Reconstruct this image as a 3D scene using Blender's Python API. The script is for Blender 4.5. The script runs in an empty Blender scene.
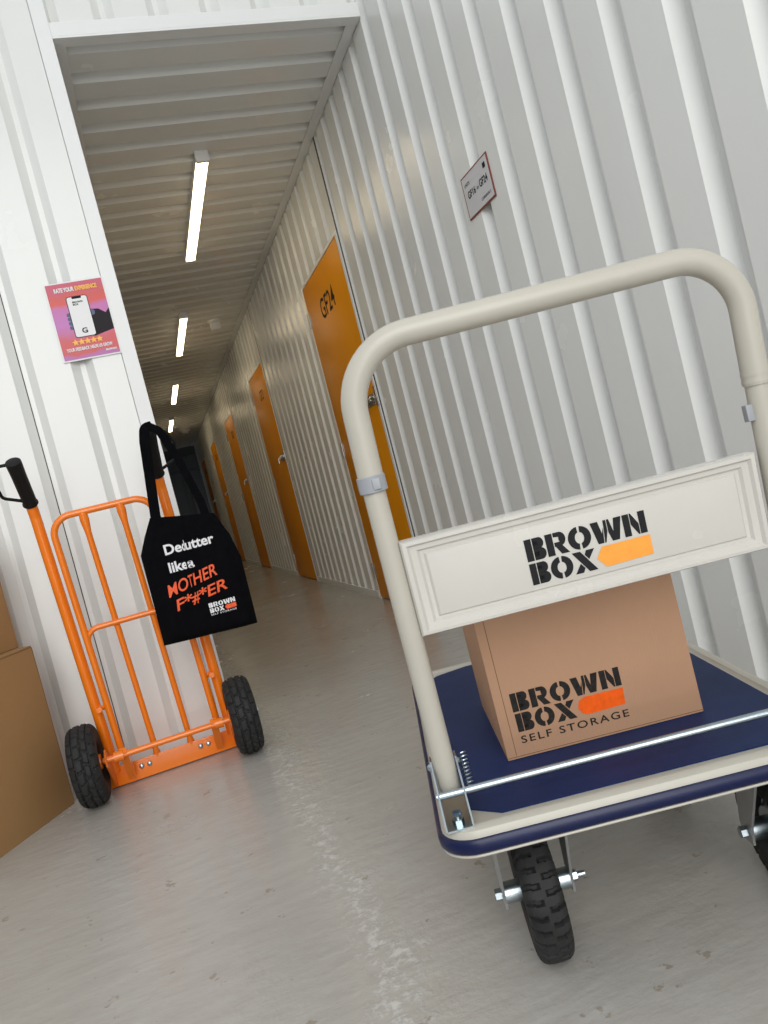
import bpy, bmesh, math, random
from mathutils import Vector, Matrix

random.seed(4)
SC = bpy.context.scene
COL = SC.collection
PI = math.pi

# ------------------------------------------------------------------ camera, world, lights, exposure
CAM_YAW, CAM_PITCH, CAM_ROLL, CAM_H = 0.2851981, -0.0411919, -0.2510667, 0.79
cy_, sy_ = math.cos(CAM_YAW), math.sin(CAM_YAW)
cp_, sp_ = math.cos(CAM_PITCH), math.sin(CAM_PITCH)
fw = Vector((sy_ * cp_, cy_ * cp_, sp_))
rt = Vector((cy_, -sy_, 0.0))
up = rt.cross(fw)
cr_, sr_ = math.cos(CAM_ROLL), math.sin(CAM_ROLL)
r2 = rt * cr_ + up * sr_
u2 = up * cr_ - rt * sr_
cam = bpy.data.cameras.new('camera')
cam.sensor_fit = 'HORIZONTAL'
cam.sensor_width = 36.0
cam.lens = 36.0
cam.clip_start = 0.02
camo = bpy.data.objects.new('camera', cam)
COL.objects.link(camo)
camo.matrix_world = Matrix(((r2.x, u2.x, -fw.x, 0), (r2.y, u2.y, -fw.y, 0), (r2.z, u2.z, -fw.z, CAM_H), (0, 0, 0, 1)))
SC.camera = camo

SC.view_settings.view_transform = 'Standard'
SC.view_settings.look = 'None'
SC.view_settings.gamma = 1.0
SC.view_settings.use_curve_mapping = False
SC.view_settings.exposure = 0.0

world = bpy.data.worlds.new('daylight')
SC.world = world
world.use_nodes = True
bgn = world.node_tree.nodes['Background']
# overcast daylight: brightest overhead, dim towards the horizon
wn = world.node_tree.nodes
wl = world.node_tree.links
wtc = wn.new('ShaderNodeTexCoord')
wsep = wn.new('ShaderNodeSeparateXYZ')
wl.new(wtc.outputs['Generated'], wsep.inputs[0])
wr = wn.new('ShaderNodeValToRGB')
we = wr.color_ramp.elements
we[0].position, we[0].color = 0.0, (.25, .29, .34, 1)
we[1].position, we[1].color = 0.9, (1.0, 1.03, 1.06, 1)
wl.new(wsep.outputs[2], wr.inputs[0])
wl.new(wr.outputs[0], bgn.inputs[0])
bgn.inputs[1].default_value = 0.84


def area(name, loc, target, sx, sy, energy, color):
    l = bpy.data.lights.new(name, 'AREA')
    l.shape = 'RECTANGLE'
    l.size, l.size_y = sx, sy
    l.energy = energy
    l.color = color
    o = bpy.data.objects.new(name, l)
    COL.objects.link(o)
    o.location = loc
    o.rotation_euler = (Vector(target) - Vector(loc)).to_track_quat('-Z', 'Y').to_euler()
    return o


# daylight through the roof light of the open bay behind the viewer
area('roof_light_daylight', (-1.1, -4.0, 4.0), (0.1, 3.0, 0.6), 4.0, 3.0, 190.0, (1.0, 0.99, 0.97))
# and through its open loading door
area('loading_door_daylight', (-0.6, -6.0, 1.7), (0.0, 3.0, 1.2), 3.6, 2.8, 150.0, (1.0, 0.99, 0.97))
TUBE_POWER = 11.0


# ------------------------------------------------------------------ materials
def new_mat(name, color, rough=0.5, metal=0.0, spec=0.5, coat=0.0):
    m = bpy.data.materials.new(name)
    m.use_nodes = True
    b = m.node_tree.nodes['Principled BSDF']
    b.inputs['Base Color'].default_value = (*color, 1)
    b.inputs['Roughness'].default_value = rough
    b.inputs['Metallic'].default_value = metal
    b.inputs['Specular IOR Level'].default_value = spec
    b.inputs['Coat Weight'].default_value = coat
    return m


def N(m, t, **kw):
    n = m.node_tree.nodes.new(t)
    for k, v in kw.items():
        setattr(n, k, v)
    return n


def lk(m, a, b):
    m.node_tree.links.new(a, b)


def bsdf(m):
    return m.node_tree.nodes['Principled BSDF']


def noise(m, scale, detail=4.0, rough=0.55, vec=None, coord='Object'):
    if vec is None:
        tc = N(m, 'ShaderNodeTexCoord')
        vec = tc.outputs[coord]
    n = N(m, 'ShaderNodeTexNoise')
    n.inputs['Scale'].default_value = scale
    n.inputs['Detail'].default_value = detail
    n.inputs['Roughness'].default_value = rough
    lk(m, vec, n.inputs['Vector'])
    return n.outputs['Fac']


def ramp(m, fac, stops):
    r = N(m, 'ShaderNodeValToRGB')
    el = r.color_ramp.elements
    while len(el) < len(stops):
        el.new(0.5)
    for e, (p, c) in zip(el, stops):
        e.position = p
        e.color = (*c, 1) if len(c) == 3 else c
    lk(m, fac, r.inputs[0])
    return r.outputs[0]


def bump(m, height, strength, dist=0.01):
    b = N(m, 'ShaderNodeBump')
    b.inputs['Strength'].default_value = strength
    b.inputs['Distance'].default_value = dist
    lk(m, height, b.inputs['Height'])
    lk(m, b.outputs[0], bsdf(m).inputs['Normal'])


def vary(m, color, amount, scale, rough=None, b=0.0, bs=200.0):
    f = noise(m, scale)
    a = tuple(max(0, c * (1 - amount)) for c in color)
    z = tuple(min(1, c * (1 + amount)) for c in color)
    lk(m, ramp(m, f, [(0.3, a), (0.7, z)]), bsdf(m).inputs['Base Color'])
    if rough:
        lk(m, ramp(m, f, [(0.3, (rough[0],) * 3), (0.7, (rough[1],) * 3)]), bsdf(m).inputs['Roughness'])
    if b:
        bump(m, noise(m, bs, 2), b, 0.002)
    return m


M = {}
M['wall'] = vary(new_mat('white_coated_steel', (.78, .79, .765), .32, 0, .5), (.78, .79, .765), .015, 3.0, (.23, .28))
M['trim'] = vary(new_mat('white_trim_steel', (.80, .81, .80), .35), (.80, .81, .80), .012, 4.0)
M['joint'] = new_mat('dark_joint', (.06, .058, .052), .7)
M['door'] = vary(new_mat('orange_door_paint', (.80, .30, .004), .36, 0, .05), (.80, .30, .004), .04, 2.5, (.30, .37))
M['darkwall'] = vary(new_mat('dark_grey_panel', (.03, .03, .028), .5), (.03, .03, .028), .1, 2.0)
M['print_dark'] = new_mat('dark_print', (.014, .014, .016), .7, 0, .25)
M['frame_brown'] = new_mat('sign_border_rust', (.20, .035, .015), .5)
M['paper'] = new_mat('white_paper', (.80, .80, .80), .45)
M['sign_face'] = new_mat('sign_face_grey_white', (.60, .60, .62), .35)
M['white_plastic'] = new_mat('white_plastic', (.75, .75, .72), .4)
M['truck_orange'] = vary(new_mat('orange_powder_coat', (.90, .205, .005), .27, 0, .5, .3), (.90, .205, .005), .03, 8.0)
M['black_rubber'] = vary(new_mat('black_tyre_rubber', (.022, .022, .022), .72, 0, .35), (.022, .022, .022), .25, 25.0, None, .12, 300.0)
M['black_plastic'] = vary(new_mat('black_grip_plastic', (.006, .006, .0065), .55, 0, .3), (.006, .006, .0065), .2, 60.0, None, .15, 500.0)
M['bag'] = vary(new_mat('black_cotton', (.0035, .0036, .0045), .95, 0, .06), (.0035, .0036, .0045), .2, 40.0, None, .15, 700.0)
M['white_print'] = new_mat('white_print', (.80, .80, .82), .6)
M['orange_print'] = vary(new_mat('orange_brush_print', (.85, .10, .018), .6), (.85, .10, .018), .15, 90.0)
M['steel'] = vary(new_mat('zinc_plated_steel', (.44, .51, .55), .28, 1.0), (.44, .51, .55), .03, 20.0)
M['galv'] = vary(new_mat('dull_galvanised_steel', (.46, .47, .48), .42, .8), (.46, .47, .48), .06, 20.0)
M['dark_steel'] = vary(new_mat('dull_latch_steel', (.34, .32, .29), .36, 1.0), (.34, .32, .29), .15, 20.0)
M['blue_steel'] = new_mat('bluish_steel', (.12, .22, .36), .35, .7)
M['cream'] = vary(new_mat('cream_powder_coat', (.50, .475, .41), .34, 0, .45, 0), (.50, .475, .41), .02, 6.0)
M['panel'] = vary(new_mat('pale_panel_enamel', (.60, .58, .535), .28, 0, .5, 0), (.60, .58, .535), .03, 7.0, (.2, .32))
M['blue_rubber'] = vary(new_mat('navy_bumper_vinyl', (.004, .009, .055), .32, 0, .35), (.004, .009, .055), .1, 14.0)
M['sleeve'] = new_mat('grey_plastic_sleeve', (.33, .345, .37), .42)
M['orange_flat'] = vary(new_mat('orange_panel_print', (.95, .36, .045), .5), (.95, .36, .045), .06, 60.0)
M['card_print'] = vary(new_mat('black_stencil_ink', (.020, .018, .017), .85, 0, .15), (.024, .022, .02), .35, 120.0)
M['card_orange'] = vary(new_mat('orange_stencil_ink', (.86, .115, .008), .8, 0, .2), (.86, .115, .008), .12, 80.0)
M['tape'] = new_mat('brown_tape', (.30, .17, .08), .3)


def card(name, c):
    m = new_mat(name, c, .78, 0, .25)
    f = noise(m, 3.0, 5)
    col = ramp(m, f, [(.25, tuple(v * .93 for v in c)), (.75, tuple(v * 1.06 for v in c))])
    lk(m, col, bsdf(m).inputs['Base Color'])
    tc = N(m, 'ShaderNodeTexCoord')
    w = N(m, 'ShaderNodeTexWave', wave_type='BANDS', bands_direction='X')
    w.inputs['Scale'].default_value = 55.0
    w.inputs['Distortion'].default_value = 1.0
    lk(m, tc.outputs['Object'], w.inputs['Vector'])
    mx = N(m, 'ShaderNodeMath', operation='ADD')
    lk(m, w.outputs['Fac'], mx.inputs[0])
    lk(m, noise(m, 160.0, 3), mx.inputs[1])
    bump(m, mx.outputs[0], .06, .002)
    return m


M['card'] = card('brown_cardboard', (.47, .275, .17))
M['card_old'] = card('tan_cardboard', (.36, .205, .085))
M['card_edge'] = new_mat('dark_cardboard', (.17, .095, .04), .85)

# blue ribbed deck mat
m = new_mat('navy_deck_mat', (.014, .024, .105), .5, 0, .2)
tc = N(m, 'ShaderNodeTexCoord')
mp = N(m, 'ShaderNodeMapping')
mp.inputs['Rotation'].default_value = (0, 0, PI / 4)
lk(m, tc.outputs['Object'], mp.inputs['Vector'])
ch = N(m, 'ShaderNodeTexChecker')
ch.inputs['Scale'].default_value = 130.0
lk(m, mp.outputs[0], ch.inputs['Vector'])
bump(m, ch.outputs['Fac'], .25, .002)
lk(m, ramp(m, noise(m, 9.0), [(.3, (.006, .019, .078)), (.7, (.009, .026, .105))]), bsdf(m).inputs['Base Color'])
M['mat'] = m

# painted concrete floor with worn joint, chips and scuffs
m = new_mat('grey_painted_concrete', (.40, .39, .375), .3)
tc = N(m, 'ShaderNodeTexCoord')
obj = tc.outputs['Object']
base = ramp(m, noise(m, .9, 6, .6, obj), [(.3, (.41, .39, .355)), (.55, (.445, .427, .395)), (.75, (.48, .465, .437))])
# faint trowel streaks
mp = N(m, 'ShaderNodeMapping')
mp.inputs['Scale'].default_value = (9.0, 30.0, 1.0)
mp.inputs['Rotation'].default_value = (0, 0, .5)
lk(m, obj, mp.inputs['Vector'])
st = noise(m, 1.0, 5, .6, mp.outputs[0])
mix1 = N(m, 'ShaderNodeMix', data_type='RGBA', blend_type='MULTIPLY')
mix1.inputs[0].default_value = 1.0
lk(m, base, mix1.inputs[6])
lk(m, ramp(m, st, [(.35, (.93, .925, .92)), (.6, (1, 1, 1))]), mix1.inputs[7])
# brown chips
vo = noise(m, 13.0, 4, .68, obj)
chip = ramp(m, vo, [(.645, (0, 0, 0)), (.675, (1, 1, 1))])
mix2 = N(m, 'ShaderNodeMix', data_type='RGBA')
mix2.inputs[7].default_value = (.27, .23, .175, 1)
cm = N(m, 'ShaderNodeMath', operation='MULTIPLY')
cm.inputs[1].default_value = .7
lk(m, chip, cm.inputs[0])
lk(m, cm.outputs[0], mix2.inputs[0])
lk(m, mix1.outputs[2], mix2.inputs[6])
# worn joint strip, its specular shine painted in as pale flakes, near x = 0.18
sep = N(m, 'ShaderNodeSeparateXYZ')
lk(m, obj, sep.inputs[0])
sb = N(m, 'ShaderNodeMath', operation='SUBTRACT')
lk(m, sep.outputs[0], sb.inputs[0])
sb.inputs[1].default_value = .183
wob = N(m, 'ShaderNodeMath', operation='MULTIPLY_ADD')
lk(m, noise(m, 5.0, 5, .7, obj), wob.inputs[0])
wob.inputs[1].default_value = .24
wob.inputs[2].default_value = -.12
ad = N(m, 'ShaderNodeMath', operation='ADD')
lk(m, sb.outputs[0], ad.inputs[0])
lk(m, wob.outputs[0], ad.inputs[1])
ab = N(m, 'ShaderNodeMath', operation='ABSOLUTE')
lk(m, ad.outputs[0], ab.inputs[0])
strip = ramp(m, ab.outputs[0], [(.012, (1, 1, 1)), (.055, (0, 0, 0))])
flake = ramp(m, noise(m, 42.0, 5, .7, obj), [(.47, (0, 0, 0)), (.60, (1, 1, 1))])
sf = N(m, 'ShaderNodeMath', operation='MULTIPLY')
lk(m, strip, sf.inputs[0])
lk(m, flake, sf.inputs[1])
mix3 = N(m, 'ShaderNodeMix', data_type='RGBA')
mix3.inputs[7].default_value = (.70, .69, .66, 1)
sf2 = N(m, 'ShaderNodeMath', operation='MULTIPLY')
sf2.inputs[1].default_value = .6
lk(m, sf.outputs[0], sf2.inputs[0])
lk(m, sf2.outputs[0], mix3.inputs[0])
lk(m, mix2.outputs[2], mix3.inputs[6])
lk(m, mix3.outputs[2], bsdf(m).inputs['Base Color'])
rr = ramp(m, noise(m, 3.0, 5, .6, obj), [(.3, (.17,) * 3), (.7, (.29,) * 3)])
lk(m, rr, bsdf(m).inputs['Roughness'])
hs = N(m, 'ShaderNodeMath', operation='MULTIPLY_ADD')
lk(m, sf.outputs[0], hs.inputs[0])
hs.inputs[1].default_value = 1.6
fine = N(m, 'ShaderNodeMath', operation='MULTIPLY_ADD')
lk(m, noise(m, 26.0, 6, .6, obj), fine.inputs[0])
fine.inputs[1].default_value = .8
lk(m, st, fine.inputs[2])
lk(m, fine.outputs[0], hs.inputs[2])
bump(m, hs.outputs[0], .16, .012)
M['floor'] = m

# light tube
m = bpy.data.materials.new('lit_diffuser')
m.use_nodes = True
em = N(m, 'ShaderNodeEmission')
em.inputs[0].default_value = (1.0, .82, .53, 1)
em.inputs[1].default_value = TUBE_POWER
lk(m, em.outputs[0], m.node_tree.nodes['Material Output'].inputs[0])
M['tube'] = m

# poster print
m = new_mat('poster_print', (.7, .1, .1), .35)
tc = N(m, 'ShaderNodeTexCoord')
sep = N(m, 'ShaderNodeSeparateXYZ')
lk(m, tc.outputs['Object'], sep.inputs[0])
mr = N(m, 'ShaderNodeMapRange')
mr.inputs[1].default_value, mr.inputs[2].default_value = -.146, .146
ad = N(m, 'ShaderNodeMath', operation='MULTIPLY_ADD')
lk(m, noise(m, 14.0, 2, .5, tc.outputs['Object']), ad.inputs[0])
ad.inputs[1].default_value = .05
lk(m, sep.outputs[2], ad.inputs[2])
lk(m, ad.outputs[0], mr.inputs[0])
lk(m, ramp(m, mr.outputs[0], [(.0, (.52, .05, .12)), (.07, (.44, .11, .38)), (.13, (.42, .10, .36)), (.17, (.56, .045, .05)), (.34, (.58, .05, .06)), (.45, (.50, .10, .28)),
                             (.55, (.48, .13, .44)), (.74, (.50, .11, .36)), (.80, (.62, .045, .03)), (.9, (.58, .04, .03)), (.97, (.52, .045, .10))]), bsdf(m).inputs['Base Color'])
M['poster'] = m
M['sun_yellow'] = new_mat('yellow_print', (.92, .46, .03), .4)
M['arm_print'] = new_mat('charcoal_print', (.022, .018, .022), .6, 0, .2)
M['skin_print'] = new_mat('slate_print', (.14, .15, .24), .6, 0, .2)


# ------------------------------------------------------------------ mesh building
class MB:
    def __init__(s):
        s.v, s.f, s.uvm = [], [], None

    def add(s, vs, fs, mat=None):
        k = len(s.v)
        for p in vs:
            p = Vector(p)
            s.v.append(mat @ p if mat else p)
        s.f += [tuple(i + k for i in f) for f in fs]
        return s

    def box(s, x0, x1, y0, y1, z0, z1, bev=0.0, mat=None, seg=2):
        bm = bmesh.new()
        bmesh.ops.create_cube(bm, size=1.0)
        bmesh.ops.scale(bm, vec=(x1 - x0, y1 - y0, z1 - z0), verts=bm.verts)
        bmesh.ops.translate(bm, vec=((x0 + x1) / 2, (y0 + y1) / 2, (z0 + z1) / 2), verts=bm.verts)
        if bev:
            bmesh.ops.bevel(bm, geom=bm.edges[:], offset=bev, segments=seg, profile=.6, affect='EDGES')
        bm.verts.index_update()
        s.add([v.co.copy() for v in bm.verts], [[v.index for v in f.verts] for f in bm.faces], mat)
        bm.free()
        return s

    def tube(s, pts, r, seg=16, closed=False, caps=True, mat=None):
        pts = [Vector(p) for p in pts]
        rs = r if isinstance(r, (list, tuple)) else [r] * len(pts)
        n = len(pts)
        tang = []
        for i in range(n):
            a = pts[(i - 1) % n] if (closed or i > 0) else pts[i]
            b = pts[(i + 1) % n] if (closed or i < n - 1) else pts[i]
            tang.append((b - a).normalized())
        t0 = tang[0]
        nrm = t0.orthogonal().normalized()
        rings, vs, fs = [], [], []
        for i in range(n):
            if i:
                q = tang[i - 1].rotation_difference(tang[i])
                nrm = (q @ nrm).normalized()
            bn = tang[i].cross(nrm)
            for k in range(seg):
                a = 2 * PI * k / seg
                vs.append(pts[i] + (nrm * math.cos(a) + bn * math.sin(a)) * rs[i])
        m_ = n if closed else n - 1
        for i in range(m_):
            j = (i + 1) % n
            for k in range(seg):
                l = (k + 1) % seg
                fs.append((i * seg + k, i * seg + l, j * seg + l, j * seg + k))
        if caps and not closed:
            fs.append(tuple(range(seg - 1, -1, -1)))
            fs.append(tuple((n - 1) * seg + k for k in range(seg)))
        return s.add(vs, fs, mat)

    def cyl(s, a, b, r, seg=20, mat=None):
        return s.tube([a, b], r, seg, mat=mat)

    def lathe(s, prof, seg=48, axis='X', closed=False, mat=None):
        # prof: (axial, radius) pairs
        n = len(prof)
        vs, fs = [], []
        for k in range(seg):
            a = 2 * PI * k / seg
            for (x, r) in prof:
                if axis == 'X':
                    vs.append((x, r * math.cos(a), r * math.sin(a)))
                elif axis == 'Y':
                    vs.append((r * math.cos(a), x, r * math.sin(a)))
                else:
                    vs.append((r * math.cos(a), r * math.sin(a), x))
        m_ = n if closed else n - 1
        for k in range(seg):
            l = (k + 1) % seg
            for i in range(m_):
                j = (i + 1) % n
                fs.append((k * n + i, k * n + j, l * n + j, l * n + i))
        return s.add(vs, fs, mat)

    def poly(s, pts, mat=None):
        return s.add(pts, [tuple(range(len(pts)))], mat)

    def prism(s, pts, ext, mat=None):
        ext = Vector(ext)
        n = len(pts)
        a = [Vector(p) for p in pts]
        vs = a + [p + ext for p in a]
        fs = [tuple(range(n - 1, -1, -1)), tuple(range(n, 2 * n))]
        for i in range(n):
            j = (i + 1) % n
            fs.append((i, j, n + j, n + i))
        return s.add(vs, fs, mat)

    def build(s, name, mat, parent=None, smooth=35.0, fix=True, mats=None, loc=None):
        me = bpy.data.meshes.new(name)
        me.from_pydata([tuple(p) for p in s.v], [], s.f)
        if fix:
            bm = bmesh.new()
            bm.from_mesh(me)
            bmesh.ops.recalc_face_normals(bm, faces=bm.faces)
            bm.to_mesh(me)
            bm.free()
        if smooth:
            for p in me.polygons:
                p.use_smooth = True
            me.set_sharp_from_angle(angle=math.radians(smooth))
        me.materials.append(mat)
        me.update()
        o = bpy.data.objects.new(name, me)
        COL.objects.link(o)
        if parent:
            o.parent = parent
        if loc:
            o.location = loc
        return o


def fillet(pts, rad, n=8):
    """polyline with rounded corners"""
    pts = [Vector(p) for p in pts]
    rads = rad if isinstance(rad, (list, tuple)) else [rad] * len(pts)
    out = [pts[0]]
    for i in range(1, len(pts) - 1):
        p, a, b = pts[i], pts[i - 1], pts[i + 1]
        da, db = (a - p).normalized(), (b - p).normalized()
        ang = da.angle(db)
        t = min(rads[i] / math.tan(ang / 2), (a - p).length * .49, (b - p).length * .49)
        r = t * math.tan(ang / 2)
        c = p + (da + db).normalized() * (r / math.sin(ang / 2))
        s_, e_ = p + da * t - c, p + db * t - c
        tot = s_.angle(e_)
        for k in range(n + 1):
            f = k / n
            w0, w1 = math.sin((1 - f) * tot) / math.sin(tot), math.sin(f * tot) / math.sin(tot)
            out.append(c + s_ * w0 + e_ * w1)
    out.append(pts[-1])
    return out


def empty(name, loc=(0, 0, 0), rz=0.0):
    o = bpy.data.objects.new(name, None)
    o.empty_display_size = .1
    COL.objects.link(o)
    o.location = loc
    o.rotation_euler = (0, 0, rz)
    return o


def tag(o, label=None, cat=None, group=None, kind=None):
    if label: o['label'] = label
    if cat: o['category'] = cat
    if group: o['group'] = group
    if kind: o['kind'] = kind
    return o


def struct(o):
    o['kind'] = 'structure'
    return o


# ---- lettering
def text2d(s, width=None, height=None, bold=0.0, spacing=1.0, shear=0.0):
    """list of 2D verts and faces of a line of text, lower left at the origin"""
    cu = bpy.data.curves.new('lettering', 'FONT')
    cu.body = s
    cu.size = 1.0
    cu.offset = bold
    cu.space_character = spacing
    cu.shear = shear
    cu.resolution_u = 4
    o = bpy.data.objects.new('lettering', cu)
    COL.objects.link(o)
    bpy.context.view_layer.update()
    dg = bpy.context.evaluated_depsgraph_get()
    me = bpy.data.meshes.new_from_object(o.evaluated_get(dg))
    vs = [(v.co.x, v.co.y) for v in me.vertices]
    fs = [tuple(p.vertices) for p in me.polygons]
    bpy.data.objects.remove(o)
    bpy.data.curves.remove(cu)
    bpy.data.meshes.remove(me)
    x0, x1 = min(v[0] for v in vs), max(v[0] for v in vs)
    y0, y1 = min(v[1] for v in vs), max(v[1] for v in vs)
    sx = (width / (x1 - x0)) if width else None
    sz = (height / (y1 - y0)) if height else sx
    sx = sx or sz
    return [((x - x0) * sx, (y - y0) * sz) for x, y in vs], fs


def arc(cx, cy, rx, ry, a0, a1, n=14):
    return [(cx + rx * math.cos(math.radians(a0 + (a1 - a0) * k / n)), cy + ry * math.sin(math.radians(a0 + (a1 - a0) * k / n))) for k in range(n + 1)]


def bowl(x0, x1, y0, y1, t, ti=None):
    ti = ti or t
    r = (y1 - y0) / 2
    o = [(x0, y0)] + arc(x1 - r * .8, (y0 + y1) / 2, r * .8, r, -90, 90) + [(x0, y1)]
    ri = r - t
    i = [(x0, y1 - t)] + arc(x1 - r * .8, (y0 + y1) / 2, r * .8 - ti, ri, 90, -90) + [(x0, y0 + t)]
    return o + i


def ring_half(cx, cy, rx, ry, tx, ty, a0, a1):
    return arc(cx, cy, rx, ry, a0, a1) + arc(cx, cy, rx - tx, ry - ty, a1, a0)


GLYPH = {  # heavy stencil capitals, unit height; (advance width, polygons)
    'B': (.84, [[(0, 0), (.29, 0), (.29, 1), (0, 1)], bowl(.325, .83, .0, .53, .16, .29), bowl(.325, .79, .50, 1.0, .16, .27)]),
    'R': (.88, [[(0, 0), (.30, 0), (.30, 1), (0, 1)], bowl(.335, .83, .37, 1.0, .19, .29), [(.36, .39), (.64, .41), (.90, 0), (.57, 0)]]),
    'O': (.96, [ring_half(.455, .5, .455, .52, .29, .27, 94, 266), ring_half(.505, .5, .455, .52, .29, .27, -86, 86)]),
    'W': (1.30, [[(0, 1), (.32, 1), (.42, .42), (.50, .70), (.44, .0), (.20, 0)], [(.475, .0), (.53, 0), (.66, .50), (.66, 1), (.54, 1), (.53, .72)],
                 [(.69, 1), (.78, 1), (.90, .42), (.98, 1), (1.30, 1), (1.10, 0), (.80, 0), (.69, .42)]]),
    'N': (.94, [[(0, 0), (.28, 0), (.28, 1), (0, 1)], [(.31, 1), (.36, 1), (.63, .48), (.63, .0), (.57, 0), (.31, .50)], [(.66, 0), (.94, 0), (.94, 1), (.66, 1)]]),
    'X': (.98, [[(0, 1), (.36, 1), (.98, 0), (.61, 0)], [(.62, 1), (.98, 1), (.69, .56), (.53, .80)], [(0, 0), (.35, 0), (.45, .20), (.29, .44)]]),
}


def stencil(word, width, height, gap=.07):
    tot = sum(GLYPH[c][0] for c in word) + gap * (len(word) - 1)
    out, x = [], 0.0
    for c in word:
        for p in GLYPH[c][1]:
            out.append([((x + a) / tot * width, b * height) for a, b in p])
        x += GLYPH[c][0] + gap
    return out


def put(mb, fn, polys=None, vf=None, ox=0.0, oy=0.0):
    """lay flat 2D shapes on a surface; fn maps (u, v) to a point"""
    if polys:
        for p in polys:
            bm = bmesh.new()
            bv = [bm.verts.new((a, b, 0)) for a, b in p]
            try:
                f = bm.faces.new(bv)
                bmesh.ops.triangulate(bm, faces=[f])
            except Exception:
                pass
            bm.verts.index_update()
            mb.add([fn(v.co.x + ox, v.co.y + oy) for v in bm.verts], [tuple(v.index for v in f.verts) for f in bm.faces])
            bm.free()
    if vf:
        mb.add([fn(a + ox, b + oy) for a, b in vf[0]], vf[1])


def rrect(x0, x1, y0, y1, r, n=5):
    return arc(x1 - r, y1 - r, r, r, 0, 90, n) + arc(x0 + r, y1 - r, r, r, 90, 180, n) + arc(x0 + r, y0 + r, r, r, 180, 270, n) + arc(x1 - r, y0 + r, r, r, 270, 360, n)


# ------------------------------------------------------------------ setting
WX = 1.3257         # face of the right wall
FY = 3.033          # face of the front wall
CZ = 2.69           # corridor ceiling
LX = 0.10           # left jamb of the corridor
PITCH = .2034
DEPTH = .030
OPEN, SLOPE = .079, .030


def ribs(a, b, lip):
    """(t, depth) profile between a and b; grooves end at lip + k*PITCH"""
    pts = [(a, 0.0)]
    k0 = math.floor((a - lip) / PITCH) - 1
    k1 = math.ceil((b - lip) / PITCH) + 1
    for k in range(k0, k1 + 1):
        e = lip + k * PITCH
        for t, d in ((e - OPEN, 0), (e - OPEN + SLOPE, DEPTH), (e - SLOPE, DEPTH), (e, 0)):
            if a < t < b:
                pts.append((t, d))
    pts.append((b, 0.0))
    return pts


def ribbed(mb, prof, z0, z1, fn):
    n = len(prof)
    vs = [fn(t, d, z0) for t, d in prof] + [fn(t, d, z1) for t, d in prof]
    mb.add(vs, [(i, i + 1, n + i + 1, n + i) for i in range(n - 1)])


mb = MB()
mb.box(-4.0, 3.2, -5.0, 21.0, -.12, 0.0)
struct(mb.build('floor', M['floor'], smooth=0))

DOORS = [(4.10, 5.09), (7.305, 8.30), (10.42, 11.48), (13.53, 14.55), (16.60, 17.6)]
DTOP = 2.158
rw = MB()
rfn = lambda t, d, z: (WX + d, t, z)
LIP = 1.214
ribbed(rw, ribs(-2.2, FY + .03, LIP), 0.0, 4.2, rfn)
edges = [FY + .03]
for (a, b) in DOORS:
    edges += [a - .05, b + .012]
edges.append(18.6)
for i in range(0, len(edges), 2):
    ribbed(rw, ribs(edges[i], edges[i + 1], LIP), 0.0, CZ + .06, rfn)
for (a, b) in DOORS:
    ribbed(rw, ribs(a - .05, b + .012, LIP), DTOP + .008, CZ + .06, rfn)
    rw.box(WX + .034, WX + .06, a - .05, b + .012, 0, DTOP + .05)
struct(rw.build('wall_right', M['wall'], smooth=20, fix=False))

lw = MB()
ribbed(lw, ribs(FY, 18.6, 3.17), 0.0, CZ + .06, lambda t, d, z: (LX - .012 - d, t, z))
struct(lw.build('wall_left', M['wall'], smooth=20, fix=False))

fwm = MB()
ffn = lambda t, d, z: (t, FY + d, z)
ribbed(fwm, ribs(-4.0, .044, -.061), 0.0, 4.2, ffn)
ribbed(fwm, ribs(LX, WX + .04, .140), CZ + .03, 4.2, ffn)
fwm.box(-.02, LX - .02, FY + .032, FY + .09, 0, 4.2)
struct(fwm.build('wall_front', M['wall'], smooth=20, fix=False))

cl = MB()
prof = ribs(FY + .05, 18.6, 3.149)
vs = [(LX - .03, t, CZ + d) for t, d in prof] + [(WX + .03, t, CZ + d) for t, d in prof]
n = len(prof)
cl.add(vs, [(i, i + 1, n + i + 1, n + i) for i in range(n - 1)])
cl.box(LX - .2, WX + .2, FY + .05, 21.0, CZ + .06, CZ + .16)
struct(cl.build('ceiling', M['wall'], smooth=20, fix=False))

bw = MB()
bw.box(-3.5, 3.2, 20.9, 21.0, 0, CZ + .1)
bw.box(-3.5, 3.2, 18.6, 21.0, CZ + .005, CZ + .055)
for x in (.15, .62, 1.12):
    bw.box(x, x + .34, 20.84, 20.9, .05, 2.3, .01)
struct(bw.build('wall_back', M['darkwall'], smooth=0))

# trims: jamb flashing, header channel, ceiling edge angles
t1 = MB()
t1.box(.046, LX, FY - .004, FY + .012, 0, 4.2, .002)
t1.box(LX - .010, LX, FY + .012, FY + .06, 0, CZ + .03, .002)
struct(t1.build('trim_1', M['trim'], smooth=0))
t2 = MB()
t2.box(LX, WX - .002, FY - .006, FY + .002, CZ - .002, CZ + .05, .0015)
t2.box(LX, WX - .002, FY - .006, FY + .052, CZ - .010, CZ - .002, .0015)
struct(t2.build('trim_2', M['trim'], smooth=0))
t3 = MB()
t3.box(WX - .052, WX - .004, FY + .05, 18.6, CZ - .008, CZ - .002, .0015)
struct(t3.build('trim_3', M['trim'], smooth=0))
t4 = MB()
t4.box(LX - .012, LX + .042, FY + .05, 18.6, CZ - .008, CZ - .002, .0015)
struct(t4.build('trim_4', M['trim'], smooth=0))
t5 = MB()
for (a, b) in DOORS:
    t5.box(WX - .0015, WX + .03, a - .052, a - .040, 0, CZ)
struct(t5.build('trim_5', M['joint'], smooth=0))
t6 = MB()
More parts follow.
